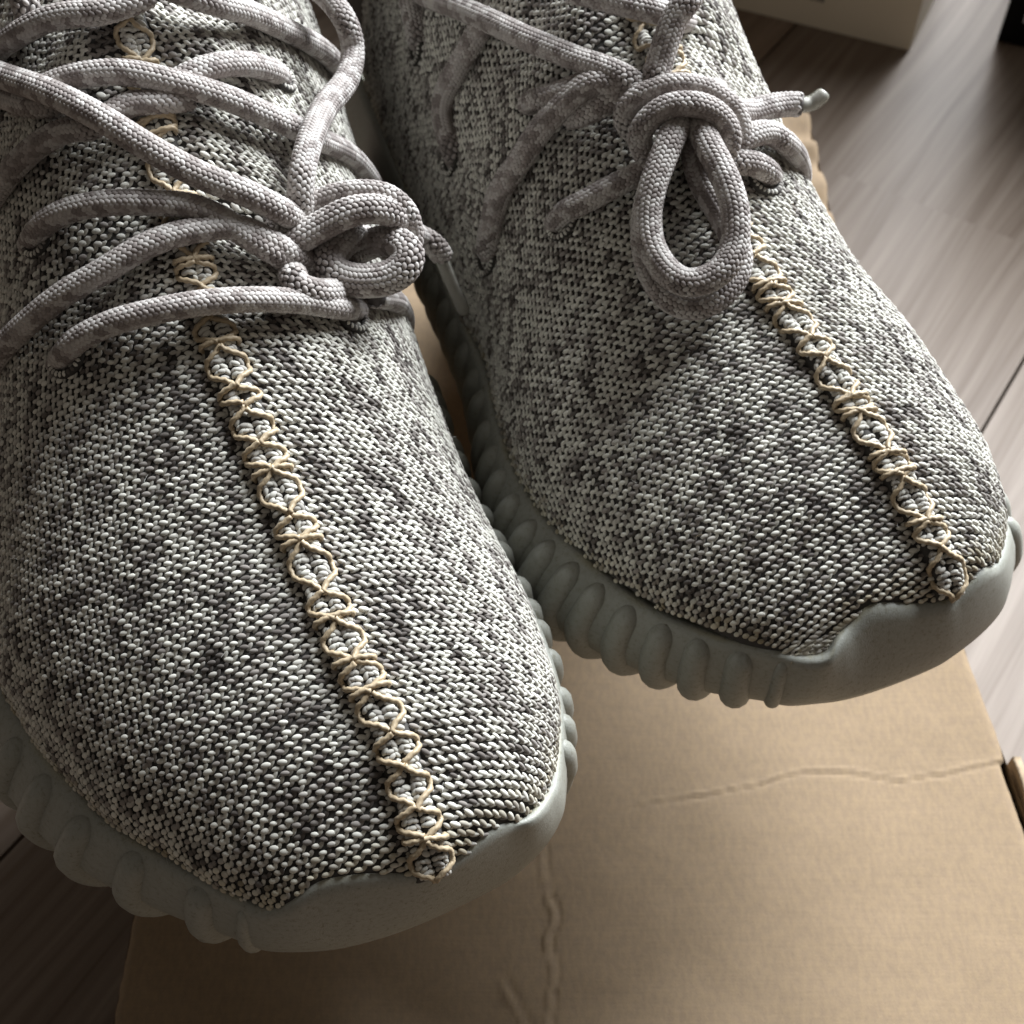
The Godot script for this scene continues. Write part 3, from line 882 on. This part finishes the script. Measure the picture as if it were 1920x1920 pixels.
func crease(x: float, z: float, path: Dictionary, wide: float) -> float:
	# signed profile of a fold line: a ridge with a groove beside it
	var q := Vector2(x, z)
	if not path.box.has_point(q): return 0.0
	var line: PackedVector2Array = path.line
	var best := 1e9
	var sgn := 1.0
	var along := 0.0
	for i in line.size() - 1:
		var a := line[i]
		var b := line[i + 1]
		var f := clampf((q - a).dot(b - a) / (b - a).length_squared(), 0.0, 1.0)
		var d := q - a.lerp(b, f)
		if d.length() < best:
			best = d.length()
			sgn = signf((b - a).cross(d))
			along = (i + f) / (line.size() - 1)
	var s := best * sgn / (wide * (1.0 + 0.5 * noise.get_noise_2d(x * 0.7, z * 0.7)))
	var fade := (0.8 + 0.6 * noise.get_noise_2d(x * 0.9 + 9.0, z * 0.9)) * smoothstep(0.0, 0.35, along)
	return (exp(-pow(s - 0.55, 2.0) * 2.0) - 0.9 * exp(-pow(s + 0.55, 2.0) * 2.0)) * fade

func right_edge(z: float) -> float:
	var x := smooth_table([[-44.0, 11.9], [-38.0, 11.9], [-28.0, 12.35], [-18.8, 12.75], [-15.65, 13.02], [-15.55, 12.9], [-14.4, 12.97], [-9.0, 13.4], [0.0, 13.9]], z)
	return x + 0.035 * noise.get_noise_1d(z * 1.7)

func board_y(x: float, z: float) -> float:
	var y := -0.055 * crease(x, z, folds.across, 0.06)
	y += 0.08 * crease(x, z, folds.along, 0.07)
	y += 0.06 * crease(x, z, folds.short, 0.1)
	y += 0.02 * noise.get_noise_2d(x * 0.25, z * 0.25)
	# buckled corner at the back
	var c := smoothstep(9.8, 11.6, x) * smoothstep(-36.0, -38.5, z)
	y += c * 0.22 * sin(z * 2.9 + 0.5 * sin(z * 1.5) + 0.3 * x)
	return y

func build_box() -> void:
	folds.short = fold_path([[-0.3, -10.1], [-0.08, -9.6], [0.3, -8.9], [0.5, -8.0]])
	folds.along = fold_path([[0.3, -17.0], [0.6, -14.5], [0.82, -12.85], [0.91, -11.9], [1.1, -11.4], [0.9, -10.85], [1.0, -10.0], [0.86, -8.9], [0.9, -3.0]])
	folds.across = fold_path([[1.9, -14.0], [3.3, -14.3], [6.1, -14.8], [7.5, -15.2], [8.9, -15.2], [9.95, -15.0], [11.1, -15.15], [13.1, -15.6]])
	var box := thing("cardboard_box", Vector3(0.02, -0.15, -0.22))
	tag(box, "brown corrugated cardboard box under both sneakers with creased top and torn right edge", "cardboard box")
	var off := Vector3(0, -0.07, 0) - box.position
	var zs := PackedFloat32Array()
	var z := -43.8
	while z < -1.0:
		zs.append(z)
		z += 0.085 if (z > -17.0 and z < -8.0) or z < -36.0 else 0.25
	var nx := 230
	var v := PackedVector3Array()
	var uv := PackedVector2Array()
	for zz in zs:
		var xr := right_edge(zz)
		var xl := -9.25 + 0.04 * noise.get_noise_1d(zz * 1.3 + 40.0)
		for i in nx + 1:
			var f := float(i) / nx
			var x := lerpf(xl, xr, f)
			var edge := minf(x - xl, xr - x)
			var y := board_y(x, zz)
			if edge < 0.25: y -= 0.25 - sqrt(maxf(0.0, 0.0625 - pow(0.25 - edge, 2.0)))
			v.append(Vector3(x, y, zz) * 0.01 + off)
			uv.append(Vector2(x / 13.0, zz / 13.0))
	obj("top_panel", grid_mesh(v, zs.size(), nx + 1, false, uv), mats.board, box)
	# walls
	for w in ["left", "right"]:
		var vv := PackedVector3Array()
		var u2 := PackedVector2Array()
		for k in 9:
			for i in 60:
				var zz := -43.8 + 42.8 * i / 59.0
				var x: float = -9.24 if w == "left" else right_edge(zz) - 0.02
				if w == "right" and zz > -15.6: x += 0.2
				vv.append(Vector3(x, -0.22 - 7.75 * k / 8.0, zz) * 0.01 + off)
				u2.append(Vector2(zz / 13.0, k * 7.75 / 8.0 / 13.0))
		obj("side_panel", grid_mesh(vv, 9, 60, false, u2), mats.board, box)
	for zz in [-43.8, -1.0]:
		var vv := PackedVector3Array()
		for k in 2:
			for i in 2: vv.append(Vector3([-9.25, right_edge(zz)][i], -0.22 - 7.75 * k, zz) * 0.01 + off)
		obj("end_panel", grid_mesh(vv, 2, 2, false, PackedVector2Array([Vector2(0, 0), Vector2(1.7, 0), Vector2(0, .6), Vector2(1.7, .6)])), mats.board, box)
	# added unseen blocks lift the heels; the toes reach out over the box
	for p in [[-0.065, -0.255, 0.045, 0.09], [0.03, -0.31, 0.05, 0.09]]:
		var heel_block := obj("added_heel_block", box_mesh(Vector3(p[2], 0.069, p[3]), 0.001), mats.board, box)
		heel_block.position = Vector3(p[0], -0.0355, p[1]) - box.position
		heel_block.rotation_degrees.y = TURN
	# torn rim of the side flap that stands outside the front part of the top
	var t := PackedVector3Array()
	var rows := 110
	for i in rows + 1:
		var zz := -15.7 + 10.0 * i / rows
		var x := 13.2 + (zz + 15.7) * 0.075
		var top := -0.06 + 0.09 * noise.get_noise_1d(zz * 2.0) - 0.2 * smoothstep(-14.8, -12.5, zz)
		var th := 0.22 + 0.07 * noise.get_noise_1d(zz * 2.7 + 9.0)
		for q in [[0.0, -0.9], [0.0, -0.06], [0.03, 0.0], [0.3, 0.03], [0.6, -0.02], [0.9, 0.01], [1.0, -0.1], [1.0, -0.9]]:
			t.append(Vector3(x + q[0] * th + 0.03 * noise.get_noise_2d(zz * 4.0, q[0] * 3.0), top + q[1] + 0.03 * noise.get_noise_2d(zz * 5.0, q[0] * 4.0 + 30.0), zz) * 0.01 + off)
	obj("torn_flap", grid_mesh(t, rows + 1, 8), mats.torn, box)

func build_floor() -> void:
	var floor_node := thing("floor", Vector3(0.188, -0.15, -0.341), -33.6)
	tag(floor_node, "", "", "", "structure")
	var wide := 0.192
	var long := 1.28
	var variants := []
	for i in 3:
		var m := box_mesh(Vector3(wide - 0.0006, 0.012, long - 0.0006), 0.0012)
		variants.append(m)
	for r in range(-7, 6):
		for s in range(-1, 2):
			var shift := fposmod(r * 0.47, 1.0) * long
			var o := obj("plank", variants[(r + s + 30) % 3], mats["plank%d" % ((r * 5 + s * 2 + 60) % 3)], floor_node)
			o.position = Vector3((r + 0.5) * wide, -0.006, s * long + shift - 0.5)

func build_back() -> void:
	# pale carton on the floor behind the right-hand shoe
	var turn := -25.2
	var carton := thing("white_carton", Vector3(0.211, -0.15, -0.611), turn)
	tag(carton, "pale cream carton with a smudged barcode standing on the floor at the back", "carton")
	var body := obj("carton_body", box_mesh(Vector3(0.34, 0.34, 0.11), 0.0008), mats.white_card, carton)
	body.position = Vector3(-0.17, 0.17, -0.055)
	var k := -0.130
	for i in 22:
		var w: float = [0.0005, 0.001, 0.0016][rng.randi() % 3]
		k += w * 0.5
		var bar := obj("printed_bar", box_mesh(Vector3(w, 0.016, 0.0004), 0.0001), mats.ink, carton)
		bar.position = Vector3(k + 0.036, 0.0235, 0.0001)
		k += w * 0.5 + [0.0004, 0.0008, 0.0012][rng.randi() % 3]
	# black box at the right edge of the picture
	var black := thing("black_box", Vector3(0.259, -0.15, -0.62))
	tag(black, "glossy black box with a pale printed mark, cut by the right picture edge", "box")
	black.rotation_degrees.y = -25.0
	var bb := obj("box_body", box_mesh(Vector3(0.18, 0.28, 0.16), 0.002), mats.black, black)
	bb.position = Vector3(0.09, 0.14, -0.08)
	var mark := obj("printed_mark", box_mesh(Vector3(0.02, 0.012, 0.0004), 0.0001), mats.pale, black)
	mark.position = Vector3(0.02, 0.02, 0.0001)

# ----------------------------------------------------------------

func _ready() -> void:
	rng.seed = 11
	var cam := Camera3D.new()
	cam.name = "camera"
	cam.position = Vector3(0, 0.235, 0)
	cam.rotation_degrees = Vector3(-52, 0, 0)
	cam.near = 0.01
	cam.far = 20.0
	var lens := CameraAttributesPhysical.new()
	lens.frustum_focal_length = 43.75
	lens.frustum_focus_distance = 0.212
	lens.exposure_aperture = 36.0
	cam.attributes = lens
	cam.fov = 43.603
	add_child(cam)

	var we := WorldEnvironment.new()
	we.name = "surroundings"
	var env := Environment.new()
	env.background_mode = Environment.BG_COLOR
	env.background_color = lin(0.125, 0.113, 0.099)
	env.tonemap_mode = Environment.TONE_MAPPER_LINEAR
	env.tonemap_exposure = 1.0
	env.sdfgi_enabled = true
	env.ssao_enabled = true
	env.ssil_enabled = true
	we.environment = env
	add_child(we)

	# daylight from a window behind and to the right
	var win := AreaLight3D.new()
	win.name = "window_light"
	win.area_size = Vector2(0.9, 1.1)
	win.light_energy = 11.5
	win.light_color = Color(0.955, 0.98, 1.0)
	win.shadow_enabled = true
	win.area_range = 8.0
	win.area_attenuation = 2.0
	add_child(win)
	win.look_at_from_position(Vector3(0.76, 0.94, -1.14), Vector3(0.02, 0.0, -0.2), Vector3.UP)

	make_materials()
	var sm := SphereMesh.new()
	sm.radius = 1.0
	sm.height = 2.0
	sm.radial_segments = 8
	sm.rings = 5
	bead_mesh = sm
	mats.rib = mats.rubber.duplicate()
	mats.rib.vertex_color_use_as_albedo = false
	mats.rib.albedo_color = lin(0.305, 0.304, 0.275)

	build_floor()
	build_box()
	build_back()
	build_shoe(shoe_near(), Vector3(-0.0124, 0, -0.0829), "grey knitted sneaker nearest the camera at left, its lace tied in a tight curled knot")
	build_shoe(shoe_far(), Vector3(0.0836, 0, -0.1378), "grey knitted sneaker set further back at right, its lace tied with a long hanging loop")
